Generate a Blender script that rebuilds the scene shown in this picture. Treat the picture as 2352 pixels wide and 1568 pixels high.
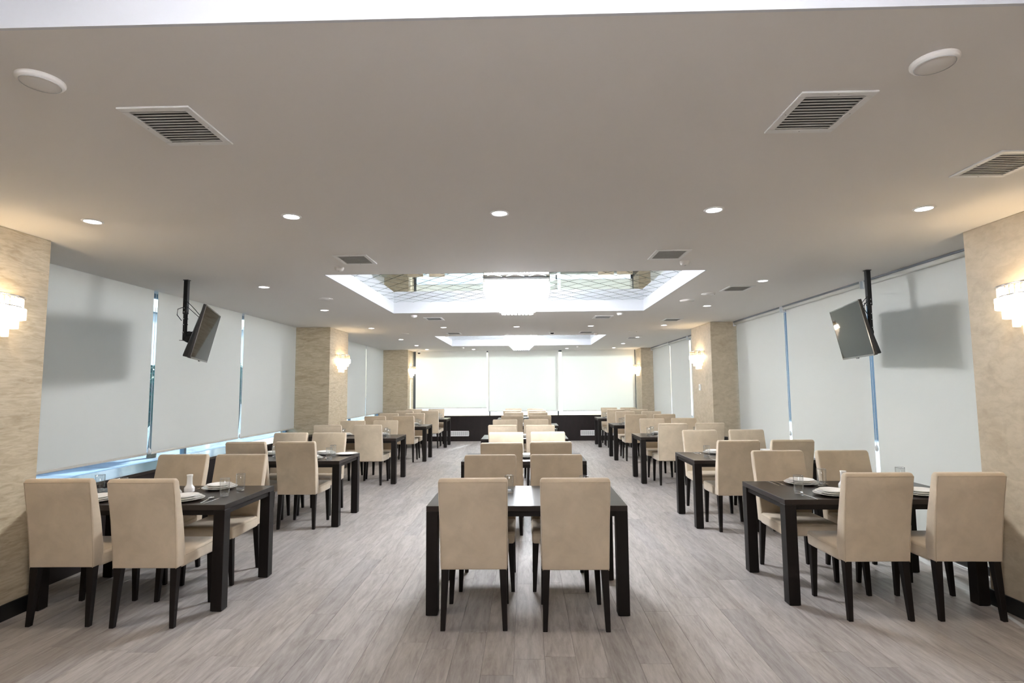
import bpy, bmesh, math, random
from mathutils import Vector, Matrix
random.seed(7)
PI = math.pi
S = bpy.context.scene
for o in list(bpy.data.objects): bpy.data.objects.remove(o)
COL = S.collection

# ------------------------------------------------------------------ camera
FPX, PITCH, YAW, ROLL, CH = 1249.666, 0.0840, 0.0241, -0.0080, 1.5833
cy, sy = math.cos(YAW), math.sin(YAW); cp, sp = math.cos(PITCH), math.sin(PITCH); cr, sr = math.cos(ROLL), math.sin(ROLL)
r_ = Vector((cy, sy, 0)); f_ = Vector((-sy, cy, 0)); u_ = Vector((0, 0, 1))
F_ = f_*cp + u_*sp; U_ = -f_*sp + u_*cp
R2 = r_*cr + U_*sr; U2 = -r_*sr + U_*cr
cam = bpy.data.cameras.new('camera'); camo = bpy.data.objects.new('camera', cam); COL.objects.link(camo)
M = Matrix((R2, U2, -F_)).transposed().to_4x4(); M.translation = Vector((0, 0, CH))
camo.matrix_world = M
cam.sensor_width = 36; cam.sensor_fit = 'HORIZONTAL'; cam.lens = 36*FPX/2352; cam.clip_start = .05; cam.clip_end = 300
S.camera = camo
# ------------------------------------------------------------------ world, sun, exposure
W = bpy.data.worlds.new('world'); S.world = W; W.use_nodes = True
nt = W.node_tree; nt.nodes.clear()
sky = nt.nodes.new('ShaderNodeTexSky'); sky.sky_type = 'NISHITA'; sky.sun_disc = False
sky.sun_elevation = math.radians(38); sky.sun_rotation = math.radians(25); sky.air_density = 1.4; sky.dust_density = 2.5
bg = nt.nodes.new('ShaderNodeBackground'); bg.inputs['Strength'].default_value = 0.40
out = nt.nodes.new('ShaderNodeOutputWorld')
nt.links.new(sky.outputs[0], bg.inputs[0]); nt.links.new(bg.outputs[0], out.inputs[0])
sl = bpy.data.lights.new('sun', 'SUN'); sl.energy = 16.0; sl.angle = math.radians(3); sl.color = (1, .97, .93)
so = bpy.data.objects.new('sun', sl); COL.objects.link(so)
so.rotation_euler = (math.radians(-52), 0, math.radians(-14))
S.view_settings.view_transform = 'Standard'; S.view_settings.look = 'None'
S.view_settings.gamma = 1; S.view_settings.use_curve_mapping = False; S.view_settings.exposure = 1.0
CHAND_E, SCONCE_E, SCONCE_W, DOWN_W = 33.0, 6.5, 1.8, 12.0
S.cycles.max_bounces = 7; S.cycles.diffuse_bounces = 4; S.cycles.glossy_bounces = 4; S.cycles.transmission_bounces = 6
S.cycles.transparent_max_bounces = 10; S.cycles.caustics_reflective = False; S.cycles.caustics_refractive = False
S.cycles.use_adaptive_sampling = True; S.cycles.adaptive_threshold = .05; S.cycles.use_denoising = True

# ------------------------------------------------------------------ helpers
def new(name, bm, mat, parent=None, smooth=False, loc=None):
    me = bpy.data.meshes.new(name); bm.normal_update(); bm.to_mesh(me); bm.free()
    for m in (mat if isinstance(mat, (list, tuple)) else [mat]): me.materials.append(m)
    if smooth:
        for p in me.polygons: p.use_smooth = True
    o = bpy.data.objects.new(name, me); COL.objects.link(o)
    if parent: o.parent = parent
    if loc: o.location = loc
    return o
def link_mesh(name, me, parent=None, loc=None, rot=None):
    o = bpy.data.objects.new(name, me); COL.objects.link(o)
    if parent: o.parent = parent
    if loc: o.location = loc
    if rot: o.rotation_euler = rot
    return o
def tag(o, label=None, cat=None, group=None, kind=None):
    if label: o['label'] = label
    if cat: o['category'] = cat
    if group: o['group'] = group
    if kind: o['kind'] = kind
    return o
def thing(name, label, cat, loc=(0, 0, 0), rz=0, group=None):
    o = bpy.data.objects.new(name, None); COL.objects.link(o); o.location = loc; o.rotation_euler = (0, 0, rz)
    o.empty_display_size = .1
    return tag(o, label, cat, group)
def copy_tree(o, parent=None):
    c = o.copy(); COL.objects.link(c)
    if parent: c.parent = parent
    for ch in list(o.children): copy_tree(ch, c)
    return c
def B(): return bmesh.new()
def hexa(bm, pts, bev=0, seg=2):
    v = [bm.verts.new(p) for p in pts]   # 0-3 bottom ccw, 4-7 top ccw
    fs = [bm.faces.new([v[i] for i in q]) for q in ((3, 2, 1, 0), (4, 5, 6, 7), (0, 1, 5, 4), (1, 2, 6, 5), (2, 3, 7, 6), (3, 0, 4, 7))]
    if bev:
        es = list({e for f in fs for e in f.edges})
        bmesh.ops.bevel(bm, geom=es, offset=bev, segments=seg, profile=.5, affect='EDGES', clamp_overlap=True)
    return bm
def box(bm, x0, x1, y0, y1, z0, z1, bev=0, seg=2):
    return hexa(bm, [(x0, y0, z0), (x1, y0, z0), (x1, y1, z0), (x0, y1, z0), (x0, y0, z1), (x1, y0, z1), (x1, y1, z1), (x0, y1, z1)], bev, seg)
def lathe(bm, prof, n=32, cx=0, cyy=0, mx=1, my=1):
    rings = []
    for r, z in prof:
        if r < 1e-6: rings.append([bm.verts.new((cx, cyy, z))])
        else: rings.append([bm.verts.new((cx+mx*r*math.cos(2*PI*i/n), cyy+my*r*math.sin(2*PI*i/n), z)) for i in range(n)])
    for a, b in zip(rings, rings[1:]):
        for i in range(n):
            j = (i+1) % n
            if len(a) == 1 and len(b) == 1: continue
            if len(a) == 1: bm.faces.new((a[0], b[j], b[i]))
            elif len(b) == 1: bm.faces.new((a[i], a[j], b[0]))
            else: bm.faces.new((a[i], a[j], b[j], b[i]))
    bmesh.ops.recalc_face_normals(bm, faces=bm.faces[:])
    return bm
def tube(bm, pts, r, n=8):
    pts = [Vector(p) for p in pts]; rings = []
    for i, p in enumerate(pts):
        d = (pts[min(i+1, len(pts)-1)]-pts[max(i-1, 0)]).normalized()
        a = Vector((0, 0, 1)) if abs(d.z) < .9 else Vector((1, 0, 0))
        s = d.cross(a).normalized(); t = s.cross(d)
        rings.append([bm.verts.new(p+(s*math.cos(2*PI*k/n)+t*math.sin(2*PI*k/n))*r) for k in range(n)])
    for a, b in zip(rings, rings[1:]):
        for i in range(n): bm.faces.new((a[i], a[(i+1) % n], b[(i+1) % n], b[i]))
    bm.faces.new(rings[0][::-1]); bm.faces.new(rings[-1])
    return bm

# ------------------------------------------------------------------ materials
def mat(name, col, rough=.5, metal=0, spec=.5, **kw):
    m = bpy.data.materials.new(name); m.use_nodes = True
    p = m.node_tree.nodes['Principled BSDF']
    p.inputs['Base Color'].default_value = (*col, 1); p.inputs['Roughness'].default_value = rough
    p.inputs['Metallic'].default_value = metal; p.inputs['Specular IOR Level'].default_value = spec
    for k, v in kw.items(): p.inputs[k.replace('_', ' ')].default_value = v
    return m
def N(m, t, **kw):
    n = m.node_tree.nodes.new(t)
    for k, v in kw.items():
        if k in n.inputs: n.inputs[k].default_value = v
        else: setattr(n, k, v)
    return n
def L(m, a, b): m.node_tree.links.new(a, b)
def P(m): return m.node_tree.nodes['Principled BSDF']
def ramp(m, fac, stops):
    r = N(m, 'ShaderNodeValToRGB'); cr_ = r.color_ramp
    while len(cr_.elements) < len(stops): cr_.elements.new(.5)
    for e, (p, c) in zip(cr_.elements, stops): e.position = p; e.color = (*c, 1)
    L(m, fac, r.inputs[0]); return r.outputs[0]
def coords(m, scale, kind='Object', rot=(0, 0, 0)):
    tc = N(m, 'ShaderNodeTexCoord'); mp = N(m, 'ShaderNodeMapping'); mp.inputs['Scale'].default_value = scale; mp.inputs['Rotation'].default_value = rot
    if kind == 'World':
        g = N(m, 'ShaderNodeNewGeometry'); L(m, g.outputs['Position'], mp.inputs[0])
    else: L(m, tc.outputs[kind], mp.inputs[0])
    return mp.outputs[0]
def noise(m, vec, scale, detail=4, rough=.5, dist=0):
    n = N(m, 'ShaderNodeTexNoise'); n.inputs['Scale'].default_value = scale; n.inputs['Detail'].default_value = detail
    n.inputs['Roughness'].default_value = rough; n.inputs['Distortion'].default_value = dist
    L(m, vec, n.inputs['Vector']); return n.outputs['Fac']
def bump(m, h, strength, dist=.01):
    b = N(m, 'ShaderNodeBump'); b.inputs['Strength'].default_value = strength; b.inputs['Distance'].default_value = dist
    L(m, h, b.inputs['Height']); L(m, b.outputs[0], P(m).inputs['Normal'])
def mixc(m, fac, a, b, mode='MIX'):
    x = N(m, 'ShaderNodeMix'); x.data_type = 'RGBA'; x.blend_type = mode
    for i, v in ((0, fac), (6, a), (7, b)):
        if isinstance(v, (int, float)): x.inputs[i].default_value = v
        elif isinstance(v, tuple): x.inputs[i].default_value = (*v, 1)
        else: L(m, v, x.inputs[i])
    return x.outputs[2]

M_ceil = mat('ceiling_paint', (.77, .745, .715), .9)
bump(M_ceil, noise(M_ceil, coords(M_ceil, (1, 1, 1), 'World'), 90, 3), .05, .002)
M_white = mat('recess_white_paint', (.64, .65, .68), .6)
M_trimw = mat('white_plastic', (.80, .80, .79), .45)
M_greyp = mat('grey_slat_paint', (.50, .50, .49), .5)
M_duct = mat('vent_duct', (.14, .14, .135), .8)
M_dark = mat('duct_dark', (.05, .05, .05), .8)

def plaster(name, c0, c1, c2, sc, st, dist):
    m = mat(name, c1, .55, spec=.35)
    v = coords(m, st, 'World')
    a = noise(m, v, sc, 8, .62, dist); b = noise(m, v, sc*4.3, 5, .6, dist*.6)
    c = ramp(m, a, [(.30, c0), (.48, c1), (.56, c1), (.74, c2)])
    c = mixc(m, .38, c, ramp(m, b, [(.38, c0), (.62, c2)]))
    L(m, c, P(m).inputs['Base Color'])
    bump(m, b, .25, .004)
    return m
M_plL = plaster('plaster_left', (.33, .26, .165), (.48, .395, .27), (.61, .53, .40), 2.3, (.75, .75, 3.8), 1.6)
M_plR = plaster('plaster_right', (.37, .30, .21), (.475, .395, .285), (.55, .47, .35), 2.6, (1, 1, 1.7), .8)

def plank_mat(name, island):
    m = mat(name, (.4, .36, .32), .42, spec=.4)
    if island:
        g = N(m, 'ShaderNodeNewGeometry'); rnd = g.outputs['Random Per Island']
    else:
        g = N(m, 'ShaderNodeObjectInfo'); rnd = g.outputs['Random']
    v = coords(m, (1, .13, 1), 'World')
    off = N(m, 'ShaderNodeVectorMath'); off.operation = 'ADD'; L(m, v, off.inputs[0])
    cmb = N(m, 'ShaderNodeCombineXYZ'); mu = N(m, 'ShaderNodeMath'); mu.operation = 'MULTIPLY'; mu.inputs[1].default_value = 37.0
    L(m, rnd, mu.inputs[0]); L(m, mu.outputs[0], cmb.inputs[2]); L(m, mu.outputs[0], cmb.inputs[1]); L(m, cmb.outputs[0], off.inputs[1])
    a = noise(m, off.outputs[0], 8, 8, .66, 1.8); b = noise(m, off.outputs[0], 45, 5, .65, .6)
    base = ramp(m, a, [(.28, (.185, .164, .148)), (.45, (.325, .300, .282)), (.56, (.400, .376, .356)), (.76, (.52, .49, .47))])
    c = mixc(m, .35, base, ramp(m, b, [(.35, (.215, .192, .175)), (.62, (.48, .455, .435))]))
    tone = ramp(m, rnd, [(0, (.86, .86, .88)), (.35, (1.0, .985, .97)), (.7, (1.06, 1.05, 1.05)), (1, (.93, .92, .93))])
    c = mixc(m, 1.0, c, tone, 'MULTIPLY')
    L(m, c, P(m).inputs['Base Color'])
    bump(m, b, .12, .002)
    return m
M_plank = plank_mat('vinyl_plank', False); M_planks = plank_mat('vinyl_planks_far', True)
M_joint = mat('plank_joint', (.22, .20, .185), .8)

def fabric(name, c):
    m = mat(name, c, .85, spec=.2, Sheen_Weight=.35, Sheen_Roughness=.5)
    v = coords(m, (1, 1, 1), 'Object')
    a = noise(m, v, 5, 5, .6, .5); oi = N(m, 'ShaderNodeObjectInfo')
    hi = tuple(min(1, x*1.10) for x in c); lo = tuple(x*.86 for x in c)
    cc = ramp(m, a, [(.3, lo), (.55, c), (.75, hi)])
    tone = ramp(m, oi.outputs['Random'], [(0, (.93, .92, .90)), (.5, (1, 1, 1)), (1, (1.05, 1.05, 1.06))])
    cc = mixc(m, 1.0, cc, tone, 'MULTIPLY')
    L(m, cc, P(m).inputs['Base Color'])
    bump(m, noise(m, v, 350, 3), .15, .001)
    return m
M_fab = fabric('microfibre_beige', (.57, .47, .345))
M_pip = fabric('microfibre_piping', (.49, .40, .29))

def wenge(name, c0, c1, rough, sc, sp_=.4):
    m = mat(name, c0, rough, spec=sp_)
    v = coords(m, sc, 'Object')
    a = noise(m, v, 9, 6, .6, .8)
    L(m, ramp(m, a, [(.3, c0), (.7, c1)]), P(m).inputs['Base Color'])
    bump(m, noise(m, v, 55, 4), .08, .001)
    return m
M_weng = wenge('wenge_table', (.010, .0075, .0065), (.028, .020, .017), .30, (.15, 1, 1))
M_leg = wenge('wenge_leg', (.008, .006, .005), (.012, .009, .008), .5, (1, 1, .15), .2)
M_ledge = wenge('ledge_veneer', (.010, .007, .007), (.016, .011, .010), .42, (1, .15, .15), .25)
M_ltop = mat('ledge_gloss_top', (.035, .03, .03), .12, spec=.8)
M_black = mat('black_skirting', (.006, .006, .006), .35)

M_chrome = mat('chrome', (.72, .72, .74), .15, 1)
M_steel = mat('stainless', (.75, .75, .76), .18, 1)
M_blackm = mat('black_metal', (.010, .010, .011), .35, .2)
M_tvc = mat('tv_case', (.018, .018, .02), .42)
M_scr = mat('tv_screen', (.008, .009, .011), .03, spec=.25, IOR=1.3)
M_bezel = mat('tv_bezel', (.25, .25, .26), .2, .9)
M_porc = mat('porcelain', (.86, .85, .82), .12, spec=.6)
M_alu = mat('aluminium', (.17, .18, .20), .45, .3)
M_framed = mat('window_frame_dark', (.06, .065, .075), .4, .3)
M_frameg = mat('window_frame_grey', (.22, .27, .32), .4, .2)

def blindmat(name, c, tr):
    m = bpy.data.materials.new(name); m.use_nodes = True; t = m.node_tree; t.nodes.clear()
    d = t.nodes.new('ShaderNodeBsdfDiffuse'); d.inputs[0].default_value = (*c, 1)
    s = t.nodes.new('ShaderNodeBsdfTranslucent'); s.inputs[0].default_value = (c[0]*.98, c[1]*1.02, c[2]*1.04, 1)
    x = t.nodes.new('ShaderNodeMixShader'); x.inputs[0].default_value = tr
    o = t.nodes.new('ShaderNodeOutputMaterial')
    g = t.nodes.new('ShaderNodeTexCoord'); w = t.nodes.new('ShaderNodeTexNoise'); w.inputs['Scale'].default_value = 260
    bmp = t.nodes.new('ShaderNodeBump'); bmp.inputs['Strength'].default_value = .12; bmp.inputs['Distance'].default_value = .001
    t.links.new(g.outputs['Object'], w.inputs['Vector']); t.links.new(w.outputs['Fac'], bmp.inputs['Height']); t.links.new(bmp.outputs[0], d.inputs['Normal'])
    t.links.new(d.outputs[0], x.inputs[1]); t.links.new(s.outputs[0], x.inputs[2]); t.links.new(x.outputs[0], o.inputs[0])
    return m
M_blind = blindmat('blind_fabric', (.80, .787, .735), .24)
M_bar = mat('blind_bar', (.62, .585, .52), .6)

def glassmat(name, tint, f0=.06):
    m = bpy.data.materials.new(name); m.use_nodes = True; t = m.node_tree; t.nodes.clear()
    tr = t.nodes.new('ShaderNodeBsdfTransparent'); tr.inputs[0].default_value = (*tint, 1)
    gl = t.nodes.new('ShaderNodeBsdfGlossy'); gl.inputs['Roughness'].default_value = .01
    lf = t.nodes.new('ShaderNodeLayerWeight'); pw = t.nodes.new('ShaderNodeMath'); pw.operation = 'POWER'; pw.inputs[1].default_value = 4.0
    lw = t.nodes.new('ShaderNodeMath'); lw.operation = 'MULTIPLY_ADD'; lw.inputs[1].default_value = .8; lw.inputs[2].default_value = f0
    t.links.new(lf.outputs['Facing'], pw.inputs[0]); t.links.new(pw.outputs[0], lw.inputs[0])
    x = t.nodes.new('ShaderNodeMixShader'); o = t.nodes.new('ShaderNodeOutputMaterial')
    t.links.new(lw.outputs[0], x.inputs[0]); t.links.new(tr.outputs[0], x.inputs[1]); t.links.new(gl.outputs[0], x.inputs[2]); t.links.new(x.outputs[0], o.inputs[0])
    return m
M_pane = glassmat('window_glass', (.86, .95, 1.0))
M_glass = glassmat('tumbler_glass', (.98, .985, .985), .09)
M_thick = mat('tumbler_base_glass', (.9, .92, .93), .05, spec=.8, Transmission_Weight=.85, IOR=1.4)

M_mirror = mat('mirror_tile', (.80, .84, .84), .02, 1)
M_bevel = mat('mirror_bevel', (.28, .34, .33), .12, 1)

def emis(name, col, e):
    m = mat(name, (.9, .9, .9), .3); p = P(m)
    p.inputs['Emission Color'].default_value = (*col, 1); p.inputs['Emission Strength'].default_value = e
    return m
M_chand = emis('chandelier_crystal_lit', (.90, .94, 1.0), CHAND_E)
M_chand2 = emis('chandelier_crystal_dimmed', (.95, .95, 1.0), 17.0)
M_scon = emis('sconce_crystal_lit', (1.0, .86, .64), SCONCE_E)
M_scon2 = emis('sconce_crystal_glow', (1.0, .80, .55), .45)
M_sconcl = mat('sconce_clear_crystal', (.9, .85, .75), .1, spec=.9, Transmission_Weight=.8, IOR=1.3)
M_down = emis('downlight_disc', (1.0, .95, .98), 12)

Z = 2.7316
XL, XR = -3.637, 3.344        # plaster column faces
WL, WR = -4.278, 3.804        # blind planes
Y0 = -2.6; YE = 17.0          # back of room, far blinds
# ------------------------------------------------------------------ floor of planks
bm = B(); box(bm, WL-.2, WR+.2, Y0, YE+.2, -.06, -.0035)
floor = tag(new('floor', bm, M_joint), kind='structure')
PW, PL = .181, 1.22
planks = []
i = 0; x = WL-.15
while x < WR+.15:
    y = Y0 - random.random()*PL
    while y < YE+.15:
        a, b = max(y, Y0), min(y+PL, YE+.15)
        if b-a > .05: planks.append((x, a, b))
        y += PL
    x += PW
def plank_geo(bm, x, a, b):
    g = .0003; c = .0009; z1 = 0
    hexa(bm, [(x+g, a+g, -.0035), (x+PW-g, a+g, -.0035), (x+PW-g, b-g, -.0035), (x+g, b-g, -.0035), (x+g+c, a+g+c, z1), (x+PW-g-c, a+g+c, z1), (x+PW-g-c, b-g-c, z1), (x+g+c, b-g-c, z1)])
def vis(p):
    x, a, b = p; ym = (a+b)/2
    if b < 2.15 or abs((x+.1)/max(ym, .1)) > 1.05: return 1e9
    return ym + abs(x)*.3
planks.sort(key=vis)
for p in planks[:300]:
    bm = B(); plank_geo(bm, *p)
    o = new('plank', bm, M_plank, floor)
bm = B()
for p in planks[300:]: plank_geo(bm, *p)
tag(new('plank_field', bm, M_planks, floor), kind='stuff')

# ------------------------------------------------------------------ ceiling with three mirrored recesses
trays = [(-1.30, 1.6088), (5.376, 8.272), (12.05, 15.0)]
TX0, TX1 = -2.030, 1.819
xs = [WL-.25, TX0, TX1, WR+.25]; ys = [Y0] + [v for t in trays for v in t] + [YE+.25]
bm = B()
for i in range(3):
    for j in range(len(ys)-1):
        if i == 1 and j in (1, 3, 5): continue
        box(bm, xs[i], xs[i+1], ys[j], ys[j+1], Z, 3.0)
ceiling = tag(new('ceiling', bm, M_ceil), kind='structure')
bm = B(); box(bm, WL-.25, WR+.25, Y0, YE+.25, 3.0, 3.06); new('roof_slab', bm, M_ceil, ceiling)
MZ = 2.903
for (a, b) in trays:
    bm = B(); t = .012
    box(bm, TX0, TX0+t, a, b, Z-.0005, 3.0); box(bm, TX1-t, TX1, a, b, Z-.0005, 3.0)
    box(bm, TX0, TX1, a, a+t, Z-.0005, 3.0); box(bm, TX0, TX1, b-t, b, Z-.0005, 3.0)
    new('recess_wall', bm, M_white, ceiling)

def clip(poly, x0, x1, y0, y1):
    for ax, v, sgn in ((0, x0, 1), (0, x1, -1), (1, y0, 1), (1, y1, -1)):
        res = []
        for k in range(len(poly)):
            p, q = poly[k], poly[(k+1) % len(poly)]
            ip, iq = sgn*(p[ax]-v) >= 0, sgn*(q[ax]-v) >= 0
            if ip: res.append(p)
            if ip != iq:
                s = (v-p[ax])/(q[ax]-p[ax]); res.append((p[0]+s*(q[0]-p[0]), p[1]+s*(q[1]-p[1])))
        poly = res
        if len(poly) < 3: return None
    ar = sum(poly[k][0]*poly[(k+1) % len(poly)][1]-poly[(k+1) % len(poly)][0]*poly[k][1] for k in range(len(poly)))/2
    return poly if ar > 2e-4 else None
def tile_geo(bm, poly):
    cx = sum(p[0] for p in poly)/len(poly); cyy = sum(p[1] for p in poly)/len(poly)
    def ring(d, z):
        out_ = []
        for p in poly:
            v = Vector((cx-p[0], cyy-p[1])); l = v.length
            v = v*(min(d, l*.6)/l) if l > 1e-6 else v
            out_.append(bm.verts.new((p[0]+v.x, p[1]+v.y, z)))
        return out_
    A = ring(.0008, MZ); C = ring(.010, MZ-.0035)
    n = len(poly)
    f = bm.faces.new(C[::-1] if True else C); f.material_index = 0
    for k in range(n):
        g = bm.faces.new((A[k], C[k], C[(k+1) % n], A[(k+1) % n])); g.material_index = 1
    bm.normal_update()
    if f.normal.z > 0: bmesh.ops.reverse_faces(bm, faces=[f])
def diamonds(a, b):
    H = .1335; HY = .166; res = []
    nx = int((TX1-TX0)/H)+3; ny = int((b-a)/HY)+3
    for i in range(-1, nx):
        for j in range(-1, ny):
            if (i+j) % 2: continue
            cx, cyy = TX0+.05+i*H, a+.04+j*HY
            p = clip([(cx+H, cyy), (cx, cyy+HY), (cx-H, cyy), (cx, cyy-HY)], TX0+.013, TX1-.013, a+.013, b-.013)
            if p: res.append((cyy, p))
    return sorted(res, key=lambda t: -t[0])
names = ['mirrored ceiling recess behind the camera at the top edge', 'mirror tile field in the large ceiling recess around the nearer chandelier', 'mirror tile field in the far ceiling recess around the distant chandelier']
for k, (a, b) in enumerate(trays):
    root = thing('ceiling_mirror', names[k], 'mirror', ((TX0+TX1)/2, (a+b)/2, MZ))
    off = Vector(root.location)
    bm = B(); box(bm, TX0+.012, TX1-.012, a+.012, b-.012, MZ, MZ+.01)
    bmesh.ops.translate(bm, verts=bm.verts, vec=-off); new('backing_board', bm, M_dark, root)
    D = diamonds(a, b)
    n_ind = 300 if k == 1 else 0
    for _, p in D[:n_ind]:
        bm = B(); tile_geo(bm, p); bmesh.ops.translate(bm, verts=bm.verts, vec=-off)
        new('mirror_tile', bm, [M_mirror, M_bevel], root)
    rest = D[n_ind:]
    if rest:
        bm = B()
        for _, p in rest: tile_geo(bm, p)
        bmesh.ops.translate(bm, verts=bm.verts, vec=-off)
        tag(new('mirror_tile_field', bm, [M_mirror, M_bevel], root), kind='stuff')

# ------------------------------------------------------------------ walls, plaster columns, skirting
def struct(name, bm, m): return tag(new(name, bm, m), kind='structure')
colsL = [(Y0, 4.022), (10.03, 11.07)]; colsR = [(Y0, 4.15), (9.85, 10.99)]
for a, b in colsL: bm = B(); box(bm, WL-.25, XL, a, b, 0, Z, .004, 1); struct('wall_left', bm, M_plL)
for a, b in colsR: bm = B(); box(bm, XR, WR+.25, a, b, 0, Z, .004, 1); struct('wall_right', bm, M_plR)
CXL, CXR = -3.535, 3.450
bm = B(); box(bm, WL-.25, CXL, 16.30, YE+.25, 0, Z, .004, 1); struct('wall_left', bm, M_plL)
bm = B(); box(bm, CXR, WR+.25, 16.30, YE+.25, 0, Z, .004, 1); struct('wall_right', bm, M_plR)
bm = B(); box(bm, WL-.25, WR+.25, Y0-.1, Y0, 0, 3.0); struct('wall_back', bm, M_plR)
def skirt(name, x0, x1, y0, y1): bm = B(); box(bm, x0, x1, y0, y1, 0, .112, .003, 1); struct(name, bm, M_black)
skirt('baseboard_left', XL, XL+.016, Y0, 4.022); skirt('baseboard_left', XL-.2, XL+.016, 4.022, 4.038)
skirt('baseboard_left', XL, XL+.016, 10.03, 11.07); skirt('baseboard_right', XR-.016, XR, 9.85, 10.99)
skirt('baseboard_right', XR-.016, XR, Y0, 4.15); skirt('baseboard_right', XR-.016, WR-.02, 4.15, 4.166)
skirt('baseboard_left', WL+.38, XL+.016, 10.014, 10.03); skirt('baseboard_right', XR-.016, WR-.02, 9.834, 9.85)

for ya, yb in ((4.166, 9.834), (10.99, 16.30)):
    bm = B(); box(bm, WR+.012, WR+.10, ya, yb, 0, .072, .002, 1); struct('baseboard_right', bm, M_black)
# ------------------------------------------------------------------ windows
def window_side(n, x, y0, y1, z0, nmul, outx):
    root = bpy.data.objects.new('window_%d' % n, None); COL.objects.link(root); tag(root, kind='structure')
    s = .03
    def bar(name, ya, yb, za, zb): bm = B(); box(bm, x-s, x+s, ya, yb, za, zb, .004, 1); new(name, bm, M_frameg, root)
    bar('bottom_rail', y0, y1, z0, z0+.05); bar('top_rail', y0, y1, Z-.05, Z)
    ws = [y0+(y1-y0)*k/nmul for k in range(nmul+1)]
    for k, yy in enumerate(ws):
        c = min(max(yy, y0+.025), y1-.025); bar('mullion', c-.025, c+.025, z0+.05, Z-.05)
    for a, b in zip(ws, ws[1:]):
        bm = B(); box(bm, x-.004, x+.004, a+.025, b-.025, z0+.05, Z-.05); new('pane', bm, M_pane, root)
    return root
window_side(1, WL-.16, 4.022, 10.03, .70, 2, -1)
window_side(2, WL-.16, 11.07, 16.30, .70, 2, -1)
window_side(3, WR+.16, 4.15, 9.85, .07, 2, 1)
window_side(4, WR+.16, 10.99, 16.30, .07, 2, 1)
# far window across the end
root = bpy.data.objects.new('window_5', None); COL.objects.link(root); tag(root, kind='structure')
yw = YE+.14
def bar(name, xa, xb, za, zb): bm = B(); box(bm, xa, xb, yw-.03, yw+.03, za, zb, .004, 1); new(name, bm, M_framed, root)
bar('bottom_rail', CXL, CXR, .70, .75); bar('top_rail', CXL, CXR, Z-.05, Z)
wx = [CXL, -1.125, 1.015, CXR]
for k, xx in enumerate(wx):
    c = min(max(xx, CXL+.04), CXR-.04); w = .04 if k in (0, 3) else .022
    bar('mullion', c-w, c+w, .75, Z-.05)
for a, b in zip(wx, wx[1:]): bm = B(); box(bm, a+.025, b-.025, yw-.004, yw+.004, .75, Z-.05); new('pane', bm, M_pane, root)
# low sills closing the right windows to the floor
bm = B(); box(bm, WR+.10, WR+.22, 4.15, 9.85, 0, .07); struct('wall_right', bm, M_plR)
bm = B(); box(bm, WR+.10, WR+.22, 10.99, 16.30, 0, .07); struct('wall_right', bm, M_plR)
# parapets under the windows
bm = B(); box(bm, WL-.22, WL-.10, 4.022, 10.03, 0, .70); struct('wall_left', bm, M_plL)
bm = B(); box(bm, WL-.22, WL-.10, 11.07, 16.30, 0, .70); struct('wall_left', bm, M_plL)
bm = B(); box(bm, CXL, CXR, YE+.08, YE+.20, 0, .70); struct('wall_far', bm, M_plR)

# ledges (boxed-in sills)
def ledge(label, x0, x1, y0, y1, front):
    # front: 'x+' (faces room from left wall) or 'y-' (far wall)
    root = thing('window_ledge', label, 'window ledge', ((x0+x1)/2, (y0+y1)/2, 0)); off = Vector(root.location)
    bm = B(); box(bm, x0, x1, y0, y1, .722, .755, .003, 1); bmesh.ops.translate(bm, verts=bm.verts, vec=-off); new('ledge_top', bm, M_ltop, root)
    bm = B()
    if front == 'x+': box(bm, x0, x1-.02, y0, y1, 0, .722)
    else: box(bm, x0, x1, y0+.02, y1, 0, .722)
    bmesh.ops.translate(bm, verts=bm.verts, vec=-off); new('front_panel', bm, M_ledge, root)
    return root, off
ledge('dark wooden window ledge with glossy top along the near left windows', WL-.10, -3.90, 4.03, 10.02, 'x+')
ledge('dark wooden window ledge along the farther left windows', WL-.10, -3.90, 11.08, 16.29, 'x+')
BY = 16.28
er, eoff = ledge('wide dark wooden window ledge across the far end wall', CXL, CXR, BY, YE+.08, 'y-')
for gx0, gx1 in ((-2.82, -1.70), (1.612, 2.72)):
    bm = B(); a, b, c, d = gx0, gx1, .15, .305; yy = BY+.012
    box(bm, a, b, yy-.004, yy+.01, c, c+.018); box(bm, a, b, yy-.004, yy+.01, d-.018, d)
    box(bm, a, a+.015, yy-.004, yy+.01, c, d); box(bm, b-.015, b, yy-.004, yy+.01, c, d)
    bmesh.ops.translate(bm, verts=bm.verts, vec=-eoff); g = new('vent_grille', bm, M_trimw, er); g['label'] = 'white air grille'
    bm = B(); box(bm, a+.015, b-.015, yy+.004, yy+.009, c+.018, d-.018)
    bmesh.ops.translate(bm, verts=bm.verts, vec=-eoff); new('grille_backing', bm, M_greyp, g)
    k = a+.015
    while k < b-.03:
        bm = B(); box(bm, k+.055, k+.062, yy-.002, yy+.004, c+.018, d-.018)
        bmesh.ops.translate(bm, verts=bm.verts, vec=-eoff); new('grille_bar', bm, M_trimw, g); k += .062

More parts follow.
